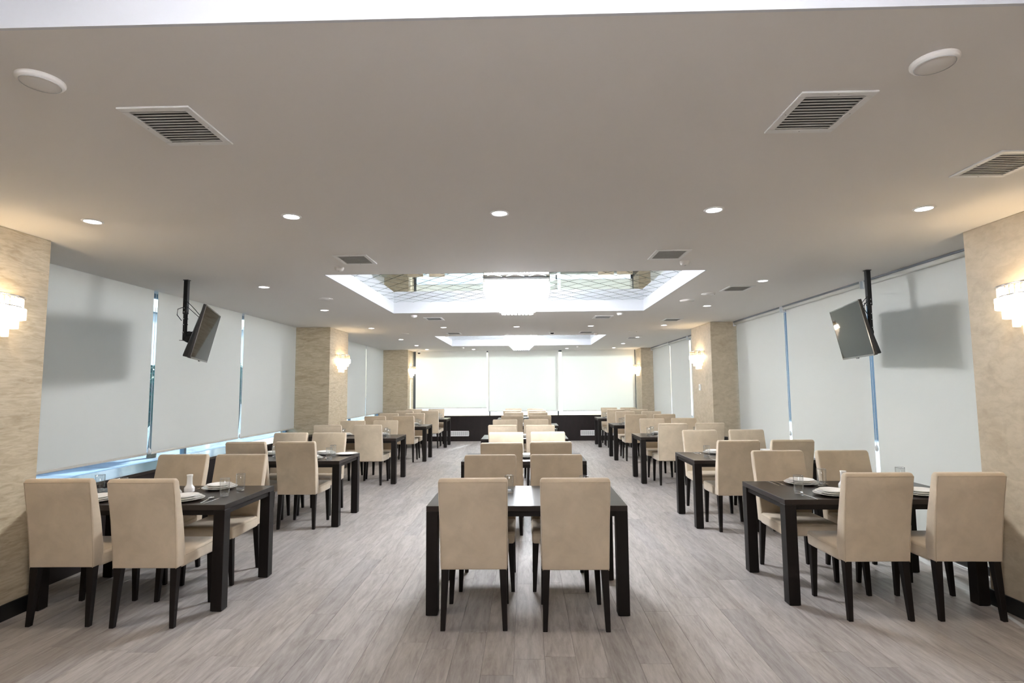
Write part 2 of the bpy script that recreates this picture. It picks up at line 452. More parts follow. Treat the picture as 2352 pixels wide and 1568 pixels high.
# ------------------------------------------------------------------ roller blinds
def blind_x(label, x, y0, y1, zb, inward, tubez=None, chain=True, group=None):
    root = thing('roller_blind', label, 'roller blind', (x, (y0+y1)/2, Z), 0, group); off = Vector(root.location)
    def add(name, bm, m, sm=False): bmesh.ops.translate(bm, verts=bm.verts, vec=-off); return new(name, bm, m, root, sm)
    zt = Z-.002 if tubez is None else Z-.05
    bm = B(); box(bm, x-.001, x+.001, y0, y1, zb+.02, zt); add('blind_fabric', bm, M_blind)
    bm = B(); box(bm, x-.006, x+.006, y0, y1, zb, zb+.026, .004, 2); add('bottom_bar', bm, M_bar)
    if tubez is not None:
        bm = B(); tube(bm, [(x+inward*.025, y0, Z-.035), (x+inward*.025, y1, Z-.035)], .026, 14); add('roller_tube', bm, M_blind, True)
        bm = B(); box(bm, x+inward*.0, x+inward*.058, y0, y1, Z-.02, Z, .003, 1); add('head_rail', bm, M_alu)
        for yy in (y0, y1):
            bm = B(); box(bm, x-.01, x+inward*.06, yy-.006, yy+.006, Z-.085, Z, .003, 1); add('bracket', bm, M_trimw)
    if chain:
        yy = y1+.022
        bm = B(); tube(bm, [(x+inward*.012, yy, Z-.02), (x+inward*.012, yy, .93)], .0022, 5); c = add('pull_chain', bm, M_trimw)
        bm = B(); lathe(bm, [(0, .86), (.014, .868), (.019, .89), (.014, .915), (.004, .935), (0, .936)], 12, x+inward*.012, yy); bmesh.ops.translate(bm, verts=bm.verts, vec=-off); new('chain_weight', bm, M_trimw, c, True)
    return root
blind_x('left window roller blind nearest the camera, beside the first plaster column', WL, 4.06, 6.112, .855, 1)
blind_x('middle roller blind of the near left windows behind the wall television', WL, 6.185, 8.070, .855, 1)
blind_x('left roller blind ending at the second plaster column', WL, 8.138, 10.02, .850, 1, chain=False)
blind_x('left roller blind just beyond the second plaster column', WL, 11.10, 12.80, .850, 1)
blind_x('left roller blind in the middle of the farther left windows', WL, 12.86, 14.512, .855, 1, chain=False)
blind_x('farthest roller blind on the left wall', WL, 14.542, 16.28, .855, 1, chain=False)
blind_x('right roller blind nearest the camera with shadow of the television', WR, 4.18, 6.035, .08, -1, 1)
blind_x('middle roller blind of the near right windows behind the television', WR, 6.105, 7.955, .08, -1, 1)
blind_x('right roller blind ending at the second plaster column', WR, 8.030, 9.83, .08, -1, 1, chain=False)
blind_x('right roller blind just beyond the second plaster column', WR, 11.01, 12.57, .08, -1, 1)
blind_x('right roller blind in the middle of the farther right windows', WR, 12.68, 14.34, .08, -1, 1, chain=False)
blind_x('farthest roller blind on the right wall', WR, 14.37, 16.28, .08, -1, 1, chain=False)
def blind_y(label, y, x0, x1, zb):
    root = thing('roller_blind', label, 'roller blind', ((x0+x1)/2, y, Z)); off = Vector(root.location)
    bm = B(); box(bm, x0, x1, y-.001, y+.001, zb+.02, Z-.002); bmesh.ops.translate(bm, verts=bm.verts, vec=-off); new('blind_fabric', bm, M_blind, root)
    bm = B(); box(bm, x0, x1, y-.006, y+.006, zb, zb+.024, .004, 2); bmesh.ops.translate(bm, verts=bm.verts, vec=-off); new('bottom_bar', bm, M_bar, root)
    bm = B(); tube(bm, [(x1+.02, y-.012, Z-.02), (x1+.02, y-.012, zb+.1)], .002, 5); bmesh.ops.translate(bm, verts=bm.verts, vec=-off); new('pull_chain', bm, M_trimw, root)
blind_y('left roller blind on the far end wall, hanging slightly higher', YE, -3.435, -1.208, .945)
blind_y('middle roller blind on the far end wall', YE, -1.165, 1.043, .838)
blind_y('right roller blind on the far end wall', YE, 1.137, 3.395, .832)

# ------------------------------------------------------------------ chandeliers
def bar_prism(bm, x, y, w, z0, z1):
    hexa(bm, [(x-w, y-w, z0), (x+w, y-w, z0), (x+w, y+w, z0), (x-w, y+w, z0), (x-w, y-w, z1), (x+w, y-w, z1), (x+w, y+w, z1), (x-w, y+w, z1)])
def make_chandelier():
    root = thing('chandelier', '', 'chandelier', (0, 0, 0))
    H = .40
    bm = B()
    for a, b, c, d in ((-H, H, -H, -H+.02), (-H, H, H-.02, H), (-H, -H+.02, -H+.02, H-.02), (H-.02, H, -H+.02, H-.02)): box(bm, a, b, c, d, MZ-.035, MZ-.006, .003, 1)
    box(bm, -H+.02, H-.02, -H+.02, H-.02, MZ-.02, MZ-.006); new('frame', bm, M_chrome, root)
    bm = B()
    for sx in (-1, 1):
        for sy2 in (-1, 1): tube(bm, [(sx*(H-.01), sy2*(H-.01), MZ-.03), (sx*(H-.01), sy2*(H-.01), MZ-.075)], .006, 6)
    new('corner_post', bm, M_chrome, root)
    tiers = [(.372, MZ-.038, MZ-.082), (.385, MZ-.090, MZ-.165), (.362, MZ-.15, MZ-.20), (.335, MZ-.18, MZ-.235), (.305, MZ-.21, MZ-.265), (.275, MZ-.24, MZ-.295), (.245, MZ-.27, MZ-.325), (.215, MZ-.30, MZ-.352), (.188, MZ-.325, MZ-.382)]
    for h, z1, z0 in tiers:
        bm = B(); n = max(6, int(2*h/.042))
        for k in range(n):
            t = -h+2*h*(k+.5)/n
            for (x, y) in ((t, -h), (t, h), (-h, t), (h, t)): bar_prism(bm, x, y, .0135, z0, z1)
        tag(new('crystal_tier', bm, M_chand, root), kind='stuff')
    bm = B(); n = 8
    for i in range(n):
        for j in range(n):
            h = .165; bar_prism(bm, -h+2*h*(i+.5)/n, -h+2*h*(j+.5)/n, .014, MZ-.375, MZ-.33)
    tag(new('crystal_core', bm, M_chand, root), kind='stuff')
    bm = B(); box(bm, -H+.012, H-.012, -H+.012, H-.012, MZ-.089, MZ-.084, 0); new('tier_rail', bm, M_chrome, root)
    return root
ch0 = make_chandelier(); ch0['label'] = 'square stepped crystal chandelier in the nearer mirrored recess above centre'; ch0.location = (-.095, 6.82, 0)
c1 = copy_tree(ch0); c1.location = (-.095, 13.52, 0); c1['label'] = 'distant square stepped crystal chandelier near the far end wall'
c2 = copy_tree(ch0); c2.location = (-.095, .15, 0); c2['label'] = 'crystal chandelier overhead in the recess above the camera'
for ch in c2.children:
    if ch.name.startswith('crystal'): ch.data = ch.data.copy(); ch.data.materials[0] = M_chand2
for c in (ch0, c1, c2): c['group'] = 'square crystal chandeliers in the ceiling recesses'

# ------------------------------------------------------------------ wall sconces
def make_sconce(kind=0):
    # wall plane x=0, bulges to +x ; centre y=0; z absolute offsets around 0 = top bar
    root = thing('wall_sconce', '', 'wall lamp', (0, 0, 0))
    A_, B_ = .275, .165
    def arc(sa, n=20, r=1): return [(B_*sa*math.sin(t), -A_*sa*math.cos(t)) for t in [PI*(k+.5)/n for k in range(n)]]
    bm = B(); box(bm, 0, .012, -.06, .06, -.22, .01, .003, 1); new('wall_plate', bm, M_chrome, root)
    for zz, rr, nm in ((0, 1.03, 'top_rail'), (-.072, 1.0, 'middle_rail')):
        bm = B(); tube(bm, [(max(x, .004), y, zz) for x, y in [(0.004, -A_*rr)]+arc(rr, 22)+[(.004, A_*rr)]], .0065, 8); new(nm, bm, M_chrome, root, True)
    bm = B()
    for sy2 in (-1, 1): tube(bm, [(.004, sy2*.05, -.03), (B_*.97, sy2*.05, -.03)], .005, 6)
    new('bracket', bm, M_chrome, root)
    tiers = [(.95, -.006, -.066, M_sconcl, 18), (1.0, -.076, -.150, M_scon, 20), (.86, -.14, -.215, M_scon2, 17), (.64, -.20, -.275, M_scon2, 13), (.40, -.26, -.335, M_scon2, 8)]
    for s, z1, z0, m, n in tiers:
        bm = B()
        for x, y in arc(s, n): bar_prism(bm, max(x, .015), y, .0105 if m is not M_scon else .0135, z0, z1)
        tag(new('crystal_tier', bm, m, root), kind='stuff')
    for sy2 in (-1, 1):
        l = bpy.data.lights.new('bulb_light', 'POINT'); l.energy = SCONCE_W; l.color = (1, .76, .48); l.shadow_soft_size = .018
        lo = bpy.data.objects.new('bulb_light', l); COL.objects.link(lo); lo.parent = root; lo.location = (.07, sy2*.12, -.09)
    return root
scs = [(XL, 3.50, 0, 'crystal wall sconce on the near left plaster column at the picture edge'),
       (XR, 3.56, PI, 'crystal wall sconce on the near right plaster column at the picture edge'),
       (XL, 10.60, 0, 'crystal wall sconce on the second left plaster column'),
       (XR, 10.50, PI, 'crystal wall sconce on the second right plaster column'),
       (CXL, 16.66, 0, 'crystal wall sconce at the far left corner beside the end blinds'),
       (CXR, 16.66, PI, 'crystal wall sconce at the far right corner beside the end blinds')]
s0 = make_sconce()
for k, (x, y, rz, lab) in enumerate(scs):
    s = s0 if k == 0 else copy_tree(s0)
    s.location = (x, y, 2.235); s.rotation_euler = (0, 0, rz); s['label'] = lab; s['group'] = 'crystal sconces on the plaster columns'

# ------------------------------------------------------------------ downlights
def make_down():
    root = thing('downlight', '', 'ceiling light', (0, 0, 0))
    bm = B(); lathe(bm, [(.047, .0), (.050, -.006), (.060, -.0065), (.064, -.001), (.064, 0)], 28); new('trim_ring', bm, M_trimw, root, True)
    bm = B(); lathe(bm, [(0, -.006), (.030, -.0055), (.049, -.0035), (.049, 0)], 24); new('lamp_disc', bm, M_down, root)
    l = bpy.data.lights.new('lamp', 'SPOT'); l.energy = DOWN_W; l.color = (1, .88, .75); l.spot_size = math.radians(105); l.spot_blend = .8; l.shadow_soft_size = .035
    lo = bpy.data.objects.new('lamp', l); COL.objects.link(lo); lo.parent = root; lo.location = (0, 0, -.012)
    return root
d0 = make_down(); first = True
od = ['nearest', 'second', 'third', 'fourth', 'fifth', 'sixth']
DL = []
for k, y in enumerate((3.55, 5.98, 7.83, 10.28, 12.75, 14.6, 16.15)): 
    DL.append((-2.935, y, 'round recessed downlight, %s in the row along the left wall' % (['nearest', 'second', 'third', 'fourth', 'fifth', 'sixth', 'farthest'][k])))
    DL.append((2.625, y, 'round recessed downlight, %s in the row along the right wall' % (['nearest', 'second', 'third', 'fourth', 'fifth', 'sixth', 'farthest'][k])))
for nm, y in (('nearest', 3.51), ('middle', 10.27), ('farthest', 16.28)):
    for x, pl in ((-1.55, 'left of centre'), (-.16 if y < 16 else None, 'on the centre line'), (1.245, 'right of centre')):
        if x is None: continue
        DL.append((x, y, 'round recessed downlight %s in the %s cross row' % (pl, nm)))
for x, y, lab in DL:
    d = d0 if first else copy_tree(d0); first = False
    d.location = (x, y, Z); d['label'] = lab; d['group'] = 'round recessed ceiling downlights'

# ------------------------------------------------------------------ ceiling vents
def make_vent():
    root = thing('ceiling_vent', '', 'air vent', (0, 0, 0)); w, h, f = .150, .172, .032
    bm = B()
    for a, b, c, d in ((-w, w, -h, -h+f), (-w, w, h-f, h), (-w, -w+f, -h+f, h-f), (w-f, w, -h+f, h-f)): box(bm, a, b, c, d, -.008, 0, .002, 1)
    new('frame', bm, M_trimw, root)
    bm = B(); box(bm, -w+f, w-f, -h+f, h-f, -.0012, 0); new('duct', bm, M_duct, root)
    me = None; n = 12
    for k in range(n):
        y = -h+f+(2*(h-f))*(k+.5)/n
        if me is None:
            bm = B(); hexa(bm, [(-w+f, -.0085, -.0075), (w-f, -.0085, -.0075), (w-f, .0045, -.0060), (-w+f, .0045, -.0060), (-w+f, -.0085, -.0060), (w-f, -.0085, -.0060), (w-f, .0045, -.0045), (-w+f, .0045, -.0045)])
            o = new('slat', bm, M_greyp, root); me = o.data; o.location = (0, y, 0)
        else: link_mesh('slat', me, root, (0, y, 0))
    me2 = None
    for sx, sy2 in ((0, -h+f/2), (0, h-f/2), (-w+f/2, 0), (w-f/2, 0)):
        bm = B(); lathe(bm, [(0, -.0095), (.003, -.009), (.004, -.008)], 8); o = new('screw', bm, M_greyp, root); o.location = (sx, sy2, 0)
    return root
VE = [(-1.505, 2.255, 'square slatted ceiling vent nearest the camera, left of centre'), (1.247, 2.245, 'square slatted ceiling vent nearest the camera, right of centre'),
      (2.515, 2.83, 'square slatted ceiling vent cut by the right picture edge'), (-1.508, 4.74, 'ceiling vent just before the left corner of the nearer recess'),
      (1.265, 4.71, 'ceiling vent just before the right corner of the nearer recess'), (2.52, 6.44, 'ceiling vent right of the nearer recess'),
      (-1.51, 8.96, 'ceiling vent just behind the nearer recess, left of centre'), (1.29, 8.965, 'ceiling vent just behind the nearer recess, right of centre'),
      (2.55, 9.44, 'ceiling vent before the second right plaster column'), (-1.505, 11.43, 'ceiling vent before the far recess, left of centre'),
      (1.29, 11.47, 'ceiling vent before the far recess, right of centre'), (2.57, 12.90, 'distant ceiling vent right of the far recess')]
v0 = make_vent()
for k, (x, y, lab) in enumerate(VE):
    v = v0 if k == 0 else copy_tree(v0); v.location = (x, y, Z); v['label'] = lab; v['group'] = 'square slatted ceiling vents'

def disc_thing(name, label, cat, x, y, r, prof, m, group, extra=None):
    root = thing(name, label, cat, (x, y, Z), 0, group)
    bm = B(); lathe(bm, [(a*r, b) for a, b in prof], 28); new('housing', bm, m, root, True)
    if extra: extra(root, r)
    return root
spk = [(1, 0), (1, -.006), (.93, -.014), (.5, -.02), (0, -.021)]
def grillring(root, r):
    bm = B(); lathe(bm, [(.80*r, -.0165), (.82*r, -.0185), (.84*r, -.016)], 28); new('grille_ring', bm, M_greyp, root)
SP = [(-1.785, 1.885, .075, 'round white ceiling speaker in the upper left, near the camera'), (1.472, 1.89, .075, 'round white ceiling speaker in the upper right, near the camera'),
      (2.187, 7.296, .10, 'round white ceiling speaker right of the nearer recess')]
for x, y, r, lab in SP: disc_thing('ceiling_speaker', lab, 'speaker', x, y, r, spk, M_ceil, 'round ceiling speakers', grillring)
sen = [(1, 0), (1, -.012), (.8, -.03), (.55, -.036), (0, -.037)]
def led(root, r):
    bm = B(); lathe(bm, [(0, -.041), (.22*r, -.039), (.25*r, -.03)], 12); new('sensor_cap', bm, M_greyp, root)
SN = [(-1.76, 5.054, .045, 'small white smoke detector by the nearer recess, front left corner'), (1.486, 4.994, .045, 'small white smoke detector by the nearer recess, front right corner'),
      (-1.755, 8.518, .05, 'small white smoke detector behind the nearer recess, left'), (1.493, 8.509, .05, 'small white smoke detector behind the nearer recess, right'),
      (-1.706, 11.771, .05, 'small smoke detector before the far recess, left'), (1.539, 11.776, .05, 'small smoke detector before the far recess, right'),
      (-1.79, 15.558, .05, 'small smoke detector behind the far recess, left'), (1.498, 15.488, .05, 'small smoke detector behind the far recess, right')]
for x, y, r, lab in SN: disc_thing('smoke_detector', lab, 'smoke detector', x, y, r, sen, M_ceil, 'small round smoke detectors', led)
flat = [(1, 0), (1, -.004), (.9, -.008), (.35, -.009), (.3, -.012), (0, -.013)]
FR = [(-2.542, 6.839, .085, 'flat round detector plate left of the nearer recess'), (2.299, 6.791, .085, 'flat round detector plate right of the nearer recess'),
      (-2.538, 11.392, .085, 'flat round detector plate beyond the second left column'), (2.252, 11.389, .085, 'flat round detector plate beyond the second right column')]
def dot(root, r):
    bm = B(); lathe(bm, [(0, -.016), (.006, -.015), (.008, -.008)], 8); o = new('indicator', bm, M_steel, root); o.location = (r*.9, 0, 0)
for x, y, r, lab in FR: disc_thing('detector_plate', lab, 'detector', x, y, r, flat, M_ceil, 'flat round detector plates', dot)
# small dome camera types
r0 = thing('motion_sensor', 'small square white sensor with dark lens between the two recesses', 'sensor', (.563, 11.26, Z))
bm = B(); box(bm, -.06, .06, -.06, .06, -.03, 0, .01, 2); new('housing', bm, M_trimw, r0)
bm = B(); lathe(bm, [(0, -.06), (.03, -.052), (.04, -.03)], 16); new('lens', bm, M_tvc, r0, True)
r0 = thing('dome_camera', 'white dome security camera on the ceiling by the far left blind', 'security camera', (-3.28, 16.70, Z))
bm = B(); lathe(bm, [(.062, 0), (.062, -.03), (.052, -.055), (.045, -.06)], 20); new('housing', bm, M_trimw, r0, True)
bm = B(); lathe(bm, [(.045, -.058), (.038, -.085), (.02, -.10), (0, -.104)], 20); new('dome', bm, M_tvc, r0, True)
# wall thermostat
r0 = thing('thermostat', 'small white wall thermostat on the second right plaster column', 'thermostat', (XR, 10.52, 1.556))
bm = B(); box(bm, -.022, 0, -.045, .045, -.06, .06, .005, 2); new('housing', bm, M_trimw, r0)
bm = B(); box(bm, -.0235, -.021, -.024, .024, -.02, .035, .001, 1); new('display', bm, M_greyp, r0)

# ------------------------------------------------------------------ televisions on ceiling poles
def make_tv(lab, px, py, zb, tvc, az, tilt):
    root = thing('television', lab, 'television', (px, py, Z), 0, 'televisions on ceiling poles'); off = Vector(root.location)
    n = Vector((math.cos(az)*math.cos(tilt), math.sin(az)*math.cos(tilt), -math.sin(tilt)))
    yv = Vector((-math.sin(az), math.cos(az), 0)); zv = n.cross(yv)
    T = Matrix((n, yv, zv)).transposed().to_4x4(); T.translation = Vector(tvc)
    w, h = .46, .268    # half sizes, screen plane at local x=0, facing +x
    def tv(nm, bm, m): bm.transform(T); bmesh.ops.translate(bm, verts=bm.verts, vec=-off); return new(nm, bm, m, root)
    bm = B(); box(bm, -.028, 0, -w, w, -h, h, .004, 2); tv('case', bm, M_tvc)
    bm = B(); box(bm, -.001, .0015, -w+.012, w-.012, -h+.018, h-.012); tv('screen', bm, M_scr)
    bm = B(); box(bm, -.006, .003, -w, w, -h-.002, -h+.016, .002, 1); box(bm, -.004, .002, -w, w, h-.008, h, .001, 1)
    box(bm, -.004, .002, -w, -w+.006, -h, h); box(bm, -.004, .002, w-.006, w, -h, h); tv('bezel', bm, M_bezel)
    bm = B(); hexa(bm, [(-.085, -w*.86, -h*.98), (-.028, -w*.95, -h*.98), (-.028, w*.95, -h*.98), (-.085, w*.86, -h*.98), (-.045, -w*.8, h*.8), (-.028, -w*.9, h*.85), (-.028, w*.9, h*.85), (-.045, w*.8, h*.8)], .01, 2)
    tv('rear_housing', bm, M_tvc)
    bm = B(); box(bm, -.004, .006, -.035, .035, -h-.011, -h-.001, .002, 1); tv('indicator_tab', bm, M_bezel)
    def add(nm, bm, m, sm=False, par=root): bmesh.ops.translate(bm, verts=bm.verts, vec=-off); return new(nm, bm, m, par, sm)
    bm = B(); box(bm, px-.027, px+.027, py-.027, py+.027, Z-.006, Z, .001, 1); add('ceiling_plate', bm, M_blackm)
    bm = B(); box(bm, px-.021, px+.021, py-.021, py+.021, Z-.36, Z-.006, .003, 1); pole = add('outer_pole', bm, M_blackm)
    bm = B(); box(bm, px-.016, px+.016, py-.016, py+.016, zb, Z-.35, .003, 1); add('inner_pole', bm, M_blackm)
    c = Vector(tvc)-n*.075
    bm = B()
    q = [c-yv*.1-zv*.1, c+yv*.1-zv*.1, c+yv*.1+zv*.1, c-yv*.1+zv*.1]; hexa(bm, [tuple(p-n*.012) for p in q]+[tuple(p) for p in q]); bmesh.ops.recalc_face_normals(bm, faces=bm.faces[:]); add('bracket_plate', bm, M_blackm)
    bm = B(); tube(bm, [(px, py, zb+.05), tuple(c-n*.01)], .028, 10); add('tilt_arm', bm, M_blackm, True)
    bm = B(); d = n.cross(Vector((0, 0, 1))).normalized(); e = Vector((px, py, zb+.04)); tube(bm, [tuple(e+n*.05-d*.05), tuple(e+n*.05+d*.05)], .06, 16); add('tilt_joint', bm, M_blackm, True)
    for zz in (Z-.30, Z-.34, zb+.22, zb+.16, zb+.08):
        bm = B(); tube(bm, [(px-.028, py, zz), (px+.028, py, zz)], .005, 6); tube(bm, [(px, py-.028, zz), (px, py+.028, zz)], .005, 6); add('bolt', bm, M_steel, False, pole)
    bm = B(); tube(bm, [(px-.035, py-.035, zb-.005), (px+.035, py+.035, zb-.005)], .005, 6); add('bolt', bm, M_steel, False, pole)
    t = Vector(tvc)-n*.04+zv*.12
    for k in (0, 1):
        s = Vector((px, py-.02, zb+.42-k*.05)); mid = (s+t)/2+Vector((0, 0, .03-.03*k)); pts = []
        for i in range(9):
            u = i/8; pts.append(tuple(s*(1-u)**2+mid*2*u*(1-u)+t*u*u))
        bm = B(); tube(bm, pts, .0035, 6); add('cable', bm, M_blackm, True)
    s = Vector((px-.02, py-.02, zb+.34)); bm = B(); tube(bm, [tuple(s), tuple(s+Vector((-.045, -.01, -.02))), tuple(s+Vector((-.05, -.01, -.08))), tuple(s+Vector((-.005, 0, -.14)))], .004, 6); add('cable', bm, M_blackm, True)
make_tv('flat black television on a bolted ceiling pole before the left blinds', -3.540, 5.55, 2.10, (-3.304, 5.545, 2.145), .385, .226)
make_tv('flat black television on a bolted ceiling pole before the right blinds', 3.458, 5.50, 2.07, (3.286, 5.556, 2.115), 2.893, .20)

# ------------------------------------------------------------------ tables
TW, TD, LW = 1.4185, .783, .0815
def make_table():
    root = thing('dining_table', '', 'table', (0, 0, 0))
    w, d = TW/2, TD/2
    bm = B(); box(bm, -w, w, -d, d, .712, .75, .0018, 1); new('tabletop', bm, M_weng, root)
    bm = B(); i = .012
    for a, b, c, e in ((-w+LW, w-LW, -d+i, -d+i+.02), (-w+LW, w-LW, d-i-.02, d-i), (-w+i, -w+i+.02, -d+LW, d-LW), (w-i-.02, w-i, -d+LW, d-LW)): box(bm, a, b, c, e, .675, .712)
    new('apron', bm, M_leg, root)
    for sx in (-1, 1):
        for sy2 in (-1, 1):
            bm = B(); x0, x1 = sorted((sx*w, sx*(w-LW))); y0, y1 = sorted((sy2*d, sy2*(d-LW)))
            box(bm, x0, x1, y0, y1, .004, .712, .002, 1); box(bm, x0+.008, x1-.008, y0+.008, y1-.008, 0, .004); new('leg', bm, M_leg, root)
    return root
tabL = [(-2.191, 3.983), (-2.166, 6.347), (-2.168, 9.121), (-2.164, 11.871), (-2.111, 14.572)]
tabR = [(1.885, 4.108), (1.886, 6.247), (1.881, 9.065), (1.898, 11.903), (1.901, 14.483)]
tabC = [(-.002, 3.919), (-.029, 6.233), (-.024, 8.906), (-.002, 11.903), (-.042, 14.417)]
ordn = ['nearest', 'second', 'third', 'fourth', 'farthest']
t0 = make_table(); first = True; TC = {}
for row, lst in (('left', tabL), ('centre', tabC), ('right', tabR)):
    for k, (x, y) in enumerate(lst):
        t = t0 if first else copy_tree(t0); first = False
        cx = x-TW/2 if row == 'left' else x+TW/2 if row == 'right' else x
        t.location = (cx, y+TD/2, 0); TC[(row, k)] = (cx, y, x)
        t['label'] = 'dark wenge rectangular dining table, %s of the five in the %s row' % (ordn[k], row); t['group'] = 'dark rectangular dining tables'

# ------------------------------------------------------------------ chairs
def make_chair():
    root = thing('dining_chair', '', 'chair', (0, 0, 0))
    # backrest: rear bottom at y=.01 z=.385 -> rear top y=-.085 z=.99
    secs = [(.385, .005, .098, .2215), (.50, -.004, .092, .2235), (.70, -.030, .046, .2255), (.88, -.060, .006, .2275), (.968, -.076, -.018, .229), (.990, -.068, -.028, .221)]
    bm = B(); rings = []
    for z, yr, yf, hw in secs: rings.append([bm.verts.new(p) for p in ((-hw, yr, z), (hw, yr, z), (hw, yf, z), (-hw, yf, z))])
    bm.faces.new(rings[0][::-1]); bm.faces.new(rings[-1])
    for a, b in zip(rings, rings[1:]):
        for i in range(4): bm.faces.new((a[i], a[(i+1) % 4], b[(i+1) % 4], b[i]))
    es = [e for e in bm.edges if (abs(e.verts[0].co.z-e.verts[1].co.z) > .005) or e.verts[0].co.z > .98 or e.verts[0].co.z < .39]
    bmesh.ops.bevel(bm, geom=es, offset=.011, segments=3, profile=.5, affect='EDGES', clamp_overlap=True)
    back = new('backrest', bm, M_fab, root, True)
    bm = B()
    for s in (-1, 1):
        tube(bm, [(s*(hw-.006), yr-.0005, z) for z, yr, yf, hw in secs[:-1]], .0022, 5)
    tube(bm, [(-.222, -.0775, .9665), (.222, -.0775, .9665)], .0022, 5)
    new('piping', bm, M_pip, back)
    bm = B(); hexa(bm, [(-.222, .06, .372), (.222, .06, .372), (.219, .497, .366), (-.219, .497, .366), (-.224, .06, .468), (.224, .06, .468), (.221, .503, .470), (-.221, .503, .470)], .02, 3)
    for v in bm.verts:
        if v.co.z > .465: v.co.z += .012*max(0, 1-(v.co.x/.2)**2)*max(0, 1-((v.co.y-.28)/.22)**2)
    seat = new('seat', bm, M_fab, root, True)
    bm = B(); z = .449; tube(bm, [(-.2235, .10, z), (-.2225, .482, z+.001), (-.206, .5015, z+.001), (.206, .5015, z+.001), (.2225, .482, z+.001), (.2235, .10, z)], .0022, 5)
    new('piping', bm, M_pip, seat)
    for s in (-1, 1):
        def lg(xo_t, w_t, y_t, xo_b, w_b, y_b):
            bm = B(); a0, a1 = sorted((s*xo_b, s*(xo_b-w_b))); b0, b1 = sorted((s*xo_t, s*(xo_t-w_t)))
            hexa(bm, [(a0, y_b[0], 0), (a1, y_b[0], 0), (a1, y_b[1], 0), (a0, y_b[1], 0), (b0, y_t[0], .39), (b1, y_t[0], .39), (b1, y_t[1], .39), (b0, y_t[1], .39)], .002, 1)
            new('leg', bm, M_leg, root)
        lg(.214, .048, (.448, .492), .218, .028, (.442, .470))
        lg(.216, .048, (.014, .062), .219, .030, (-.004, .026))
    return root
CH_ = [('L1N',-3.170,3.735,0),('L1N',-2.580,3.715,0),('L1F',-3.166,4.985,0),('L1F',-2.612,4.965,0),('L2N',-3.189,6.399,0),('L2N',-2.619,6.330,0),
('L2F',-3.205,7.390,0),('L2F',-2.673,7.380,0),('L3N',-3.265,9.289,0),('L3N',-2.596,9.055,0),('L3F',-3.218,10.092,0),('L3F',-2.606,10.106,0),
('L4N',-3.241,11.786,0),('L4N',-2.629,11.886,0),('L4F',-3.262,12.952,0),('L4F',-2.633,12.937,0),('L5N',-3.205,14.721,0),('L5N',-2.536,14.714,0),
('L5F',-3.181,15.54,0),('L5F',-2.553,15.572,0),('C1N',-0.353,3.690,0),('C1N',0.317,3.680,0),('C1F',-0.318,4.840,0),('C1F',0.264,4.838,0),
('C2N',-0.264,5.985,0),('C2N',0.269,6.075,0),('C2F',-0.262,7.266,0),('C2F',0.291,7.300,0),('C3N',-0.372,8.778,0),('C3N',0.227,8.742,0),
('C3F',-0.384,10.120,0),('C3F',0.187,10.140,0),('C4N',-0.291,11.599,0),('C4N',0.305,11.562,0),('C4F',-0.284,13.081,0),('C4F',0.294,13.062,0),
('C5N',-0.364,14.331,0),('C5N',0.295,14.261,0),('C5F',-0.343,15.401,0),('C5F',0.270,15.34,0),('R1N',2.372,3.850,0),('R1N',2.978,3.850,0),
('R1F',2.290,5.050,0),('R1F',2.867,5.045,0),('R2N',2.312,6.108,0),('R2N',2.909,6.141,0),('R2F',2.343,7.442,0),('R2F',2.977,7.468,0),
('R3N',2.355,8.918,0),('R3N',2.963,9.007,0),('R3F',2.333,10.170,0),('R3F',2.939,10.243,0),('R4N',2.345,11.996,0),('R4N',2.951,11.950,0),
('R4F',2.370,13.113,0),('R4F',2.992,13.104,0),('R5N',2.347,14.523,0),('R5N',2.945,14.589,0),('R5F',2.360,15.569,0),('R5F',2.906,15.56,0)]
c0 = make_chair(); first = True
for k, (code, x, y, _) in enumerate(CH_):
    c = c0 if first else copy_tree(c0); first = False
    far = code[2] == 'F'
    ty = TC[({'L': 'left', 'C': 'centre', 'R': 'right'}[code[0]], int(code[1])-1)][1]
    y = max(y, ty+TD+.10) if far else min(y, ty-.10)
    c.location = (x, y, 0); c.rotation_euler = (0, 0, (PI if far else 0)+random.uniform(-.012, .012))
    lefty = (k % 2 == 0)
    row = {'L': 'left', 'C': 'centre', 'R': 'right'}[code[0]]
    seat = ('window' if lefty else 'aisle') if code[0] == 'L' else ('aisle' if lefty else 'window') if code[0] == 'R' else ('left' if lefty else 'right')
    c['label'] = 'beige fabric chair, dark legs, %s %s seat at %s table of %s row' % (('far-side' if far else 'near-side'), seat, ordn[int(code[1])-1], row)
    c['group'] = 'beige upholstered dining chairs'

